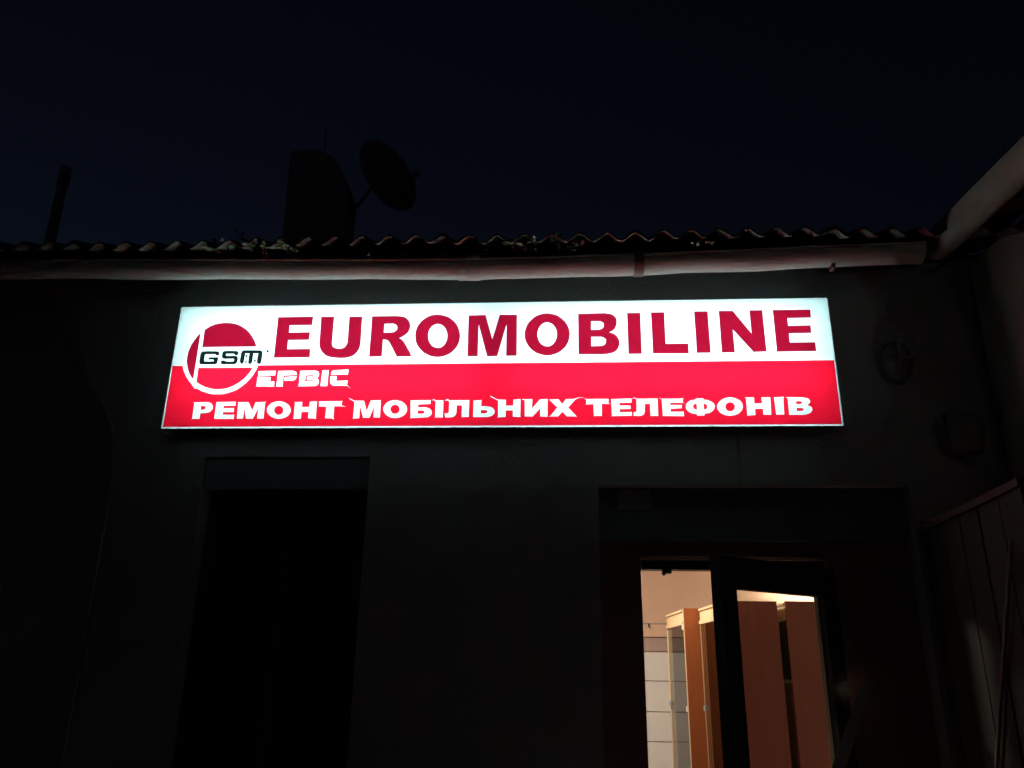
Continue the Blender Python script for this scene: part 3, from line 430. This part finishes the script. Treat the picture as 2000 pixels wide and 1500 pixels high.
# ------------------------------------------------------------------ showcases in the shop
PH = math.radians(2.9)
AX = Vector((-math.sin(PH), math.cos(PH), 0)); BX = Vector((math.cos(PH), math.sin(PH), 0)); UP = Vector((0, 0, 1))
def showcase(o, ln, dp, label, h=1.95, base_h=.5, post=.014, glass_back=False, panel='lam'):
    o = Vector(o); root = empty('showcase', o, label, 'display cabinet', 'display cabinets in the shop')
    def bx(m, a0, a1, b0, b1, z0, z1): return m.obox(o + AX * a0 + BX * b0 + UP * z0, AX * (a1 - a0), BX * (b1 - b0), UP * (z1 - z0))
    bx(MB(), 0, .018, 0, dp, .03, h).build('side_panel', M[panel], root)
    bx(MB(), 0, .018, -.004, -.0005, .03, h).build('edge_strip', M['lam' if base_h > 1 else 'edge'], root)
    bx(MB(), .019, ln, dp - .012, dp, base_h, h - .01).build('back_panel', M['cglass' if glass_back else 'beech'], root)
    bx(MB(), .019, ln, .02 if base_h < 1 else .002, dp - .013, .03, base_h).build('base_cupboard', M['lam'], root)
    bx(MB(), .019, ln, .012, dp - .013, h - .075, h - .062).build('top_board', M['beech'], root)
    r = MB(); bx(r, .03, ln, 0, .012, h - .075, h - .018); bx(r, .03, ln, -.008, .004, h - .0178, h - .006); bx(r, .03, ln, -.008, .004, h - .095, h - .0752)
    bx(r, ln - .012, ln + .004, .0125, dp - .013, h - .075, h - .012)
    r.build('top_rail', M['beech'], root)
    bx(MB(), ln - post, ln, -.003, .012 if post > .01 else .002, base_h, h - .096).build('corner_post', M['beech'], root)
    bx(MB(), .05, ln - .016,   .002, .007, base_h + .02, h - .097).build('glass_door', M['cglass'], root)
    bx(MB(), ln - .008, ln - .003, .014, dp - .014, base_h, h - .076).build('end_glass', M['cglass'], root)
    for z in (.85, 1.2, 1.52):
        if z > base_h + .1: bx(MB(), .02, ln - .01, .02, dp - .014, z, z + .006).build('shelf', M['cglass'], root)
    if base_h > 1: bx(MB(), .019, ln, .004, dp - .013, base_h + .001, base_h + .013).build('counter_top', M['white'], root)
    for z in ((h - .125, 1.36) if base_h < 1 else ()): bx(MB(), .022, .046, -.008, .012, z, z + .03).build('hinge', M['white'], root)
    bx(MB(), ln - .03, ln - .012, -.012, .001, 1.37, 1.40).build('lock', M['zinc'], root)
    return root
showcase((1.153, 1.03, 0), .58, .295, 'chestnut display cabinet nearest the open door, seen through the left half of its glass', post=.005)
showcase((1.033, 1.64, 0), .62, .33, 'far chestnut and glass display cabinet in the doorway, before the cream boards', panel='lam_lit')
showcase((1.491, 1.02, 0), .50, .40, 'chestnut display cabinet seen through the right half of the door glass', base_h=1.535, glass_back=True)
showcase((1.462, 1.60, 0), .50, .40, 'display cabinet glimpsed through the gap between two brown side panels', panel='grey_panel')

# lamps that are on in the shop
L1 = empty('ceiling_lamp', (.35, 1.45, RC), 'round warm ceiling lamp lighting the shop room', 'lamp')
MB().tube([(.35, 1.45, RC - .002), (.35, 1.45, RC - .03)], .19, 24).build('lamp_base', M['white'], L1, smooth=False)
MB().tube([(.35, 1.45, RC - .031), (.35, 1.45, RC - .06), (.35, 1.45, RC - .085)], [.17, .16, .09], 24).build('lamp_shade', M['lamp'], L1, smooth=True)
L2 = empty('tube_lamp', (2.3, 3.16, 2.36), 'bright tube lamp on the back wall of the shop above the cabinets', 'lamp')
MB().box(1.95, 2.75, 3.14, 3.198, 2.33, 2.40).build('lamp_base', M['white'], L2)
MB().tube([(1.97, 3.115, 2.33), (2.73, 3.115, 2.33)], .014, 10).build('tube', M['lamp2'], L2, smooth=True)

# ------------------------------------------------------------------ small things outside
# satellite dish fixed to the chimney
dc = Vector((-.90, 1.18, 4.79)); away = (dc - Vector((.3135, -3.491, 1.6))).normalized()
rt = away.cross(UP).normalized(); up = rt.cross(away)
nn = (away * .60 + (rt * .80 + up * .60) * .80).normalized(); ex = nn.cross(UP).normalized(); ey = ex.cross(nn)
SD = empty('satellite_dish', (-1.11, 1.3, 4.5), 'round satellite dish silhouette on an arm beside the chimney', 'satellite dish')
m = MB(); rings, seg = 7, 28; m.v.append(tuple(dc - nn * .05))
for side in (0, 1):
    for i in range(1, rings + 1):
        q = i / rings
        for j in range(seg):
            a = 2 * math.pi * j / seg
            m.v.append(tuple(dc + ex * (.245 * q * math.cos(a)) + ey * (.268 * q * math.sin(a)) + nn * (.05 * q * q - .05 + (.004 if side else 0))))
m.v.append(tuple(dc - nn * .046))
k2 = 1 + rings * seg
for j in range(seg):
    m.f.append((0, 1 + (j + 1) % seg, 1 + j)); m.f.append((len(m.v) - 1, k2 + j, k2 + (j + 1) % seg))
    for i in range(rings - 1):
        a, b = 1 + i * seg + j, 1 + i * seg + (j + 1) % seg
        m.f.append((a, b, b + seg, a + seg)); a += k2 - 1; b += k2 - 1; m.f.append((a, a + seg, b + seg, b))
    a, b = 1 + (rings - 1) * seg + j, 1 + (rings - 1) * seg + (j + 1) % seg
    m.f.append((a, b, b + k2 - 1, a + k2 - 1))
m.build('reflector', M['dish'], SD, smooth=True)
MB().tube([dc - nn * .05, dc - nn * .12, Vector((-1.178, 1.31, 4.56))], .012, 8).build('mount_arm', M['zinc'], SD, smooth=True)
tip = dc + nn * .19 - ey * .09
MB().tube([dc - ey * .262, dc - ey * .2 + nn * .1, tip], .009, 6).build('feed_arm', M['zinc'], SD, smooth=True)
MB().tube([tip - nn * .03, tip + nn * .05], [.03, .024], 10).build('receiver', M['dish'], SD, smooth=True)
an = MB().tube([(-1.405, 1.3, 5.02), (-1.412, 1.3, 5.30)], .005, 6).build('aerial_rod', M['zinc']); tag(an, 'thin upright aerial rod standing on top of the chimney', 'aerial')

# gate of upright boards standing open to the right of the door
ga, gb = Vector((1.829, -.02, 0)), Vector((1.749, -.95, 0)); gd = (gb - ga).normalized(); gn = Vector((-gd.y, gd.x, 0))
if gn.x > 0: gn = -gn
GT = empty('gate', ga, 'board gate with a diagonal brace standing open right of the door', 'gate')
def gx(mm, s0, s1, z0, z1, t0, t1): return mm.obox(ga + gd * s0 + gn * t0 + UP * z0, gd * (s1 - s0), gn * (t1 - t0), UP * (z1 - z0))
ss = [.004, .07, .242, .414, .586, .758, .93]
for s0, s1 in zip(ss, ss[1:]):
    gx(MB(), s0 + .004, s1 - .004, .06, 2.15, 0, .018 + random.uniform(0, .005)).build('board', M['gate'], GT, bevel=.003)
gx(MB(), 0, .934, 2.152, 2.178, -.03, .03).build('top_rail', M['gate_rail'], GT)
gx(MB(), 0, .934, .03, .058, -.03, .03).build('bottom_rail', M['gate_rail'], GT)
p0, p1 = ga + gd * .83 + gn * .034 + UP * 2.0, ga + gd * .06 + gn * .034 + UP * .74
MB().tube([p0, p1], .007, 8).build('brace', M['side_plaster'], GT, smooth=True)
MB().tube([ga + UP * 0, ga + UP * 2.2], .02, 10).build('post', M['gate_rail'], GT, smooth=True)

# batten leaning on the door frame
t0, t1 = Vector((1.475, -.045, 1.556)), Vector((.40, -.93, .0)); dd = (t1 - t0); side = Vector((.97, .1, .2)).normalized() * .044
bt = MB().obox(t0, dd, side, Vector((.02, .025, -.004))).build('leaning_batten', M['batten'])
tag(bt, 'slim pale batten leaning across the foot of the open glass door', 'batten')

# fittings on the wall
o = empty('wall_light', (1.806, 0, 2.92), 'dark oval wall fitting on the grey wall right of the sign', 'wall light')
m = MB(); n1 = 24
def oval(y, a, b): return [(1.806 + a * math.cos(2 * math.pi * i / n1), y, 2.92 + b * math.sin(2 * math.pi * i / n1)) for i in range(n1)]
def loft(mm, rings_):
    k = len(mm.v); [mm.v.extend(r) for r in rings_]
    for i in range(len(rings_) - 1):
        for j in range(n1): mm.f.append((k + i * n1 + j, k + i * n1 + (j + 1) % n1, k + (i + 1) * n1 + (j + 1) % n1, k + (i + 1) * n1 + j))
    mm.f.append(tuple(range(k, k + n1))); mm.f.append(tuple(range(k + (len(rings_) - 1) * n1, k + len(rings_) * n1))[::-1]); return mm
loft(MB(), [oval(-.001, .078, .105), oval(-.03, .076, .103)]).build('base', M['boxgrey'], o, smooth=False)
loft(MB(), [oval(-.031, .066, .092), oval(-.055, .058, .082), oval(-.07, .03, .045)]).build('cover', M['boxgrey'], o, smooth=True)
MB().box(1.798, 1.814, -.085, -.072, 2.83, 3.01).box(1.74, 1.872, -.0855, -.0715, 2.912, 2.928).build('guard_bar', M['boxgrey'], o)
o = empty('junction_box', (2.03, 0, 2.58), 'small dark junction box on the grey wall near the corner', 'junction box')
MB().box(1.96, 2.10, -.055, -.001, 2.49, 2.67).build('body', M['boxgrey'], o, bevel=.006)
MB().box(1.967, 2.093, -.063, -.056, 2.497, 2.663).build('lid', M['boxgrey'], o, bevel=.002)
cb = MB().tube([(1.082, -.012, 2.60), (1.083, -.01, 2.52), (1.08, -.009, 2.44), (1.079, -.008, 2.372), (1.079, .012, 2.352)], .005, 8).build('power_cable', M['cable'], smooth=True)
tag(cb, 'short power cable hanging from the lit sign to the dark transom', 'cable')
pts = [(-2.62, -.16, 3.47), (-2.48, -.05, 3.45), (-2.28, -.03, 3.31), (-2.12, -.02, 3.10), (-2.02, -.015, 2.94), (-1.93, -.013, 2.81), (-1.85, -.012, 2.71), (-1.79, -.012, 2.58), (-1.76, -.012, 2.30), (-1.755, -.012, 1.2), (-1.755, -.012, .02)]
hc = MB().tube(pts, .008, 8).build('hanging_cable', M['cable'], smooth=True); tag(hc, 'loose brown cable curving down the dark wall left of the sign', 'cable')

# weeds rooted in the gutter and dead leaves lying in it
def weed(x, n, ht, sp, label):
    z0 = gz(x) + GR - .012
    o = empty('gutter_weed', (x, GY - .01, z0), label, 'weed', 'weeds growing in the gutter')
    st, lv = MB(), MB()
    for i in range(n):
        out = random.uniform(.2, 1) * sp; dx = random.uniform(-1, 1) * sp
        tipv = Vector((x + dx, GY - .075 - out * 1.35, z0 + random.uniform(.1, .5) * ht))
        b0 = Vector((x + random.uniform(-.03, .03), GY - .035 + random.uniform(-.02, .02), z0)); mid = b0.lerp(tipv, .5) + Vector((0, 0, .035))
        st.tube([b0, mid, tipv], .0016, 4)
        for q in range(5):
            p = mid.lerp(tipv, q / 4) if q else mid
            d1 = Vector((random.uniform(-1, 1), random.uniform(-1, .3), random.uniform(-.5, .7))).normalized() * random.uniform(.018, .042)
            d2 = d1.cross(Vector((random.uniform(-1, 1), random.uniform(-1, 1), 1))).normalized() * random.uniform(.006, .013)
            lv.add([p, p + d1 * .5 + d2, p + d1, p + d1 * .5 - d2], [(0, 1, 2), (0, 2, 3)])
    st.build('stem', M['stem'], o); lv.build('leaves', M['leaf'], o)
for x, n, ht, sp, lab in ((-1.23, 9, .15, .11, 'leafy weed in the gutter above the first letter E of the sign'), (-1.06, 12, .17, .12, 'bushiest weed in the gutter, left of the chimney'),
        (-.90, 7, .12, .10, 'small weed in the gutter just below the chimney'), (.12, 8, .15, .10, 'sparse weed in the middle of the gutter right of the pale board'),
        (.33, 8, .14, .10, 'thin weed in the gutter above the letter O of the sign'), (-.56, 4, .09, .05, 'tiny weed tuft in front of the pale pinkish board'), (.92, 3, .09, .05, 'lone weed sprig right of the gutter strap')):
    weed(x, max(2, n * 2 // 3), ht, sp * .8, lab)
m = MB()
for i in range(420):
    x = random.uniform(-1.35, -.1) if i < 300 else random.uniform(-2.2, 1.7)
    p = Vector((x, GY + random.uniform(-.05, .045), gz(x) + GR - .008 + random.uniform(0, .022)))
    d1 = Vector((random.uniform(-1, 1), random.uniform(-1, 1), random.uniform(-.4, .6))).normalized() * random.uniform(.008, .022)
    d2 = d1.cross(Vector((random.uniform(-1, 1), random.uniform(-1, 1), 1))).normalized() * random.uniform(.004, .009)
    m.add([p, p + d1 * .5 + d2, p + d1, p + d1 * .5 - d2], [(0, 1, 2, 3)])
o = m.build('leaf_litter', M['litter']); tag(o, 'dead leaves and grit lying along the top of the gutter', 'leaf litter', kind='stuff')
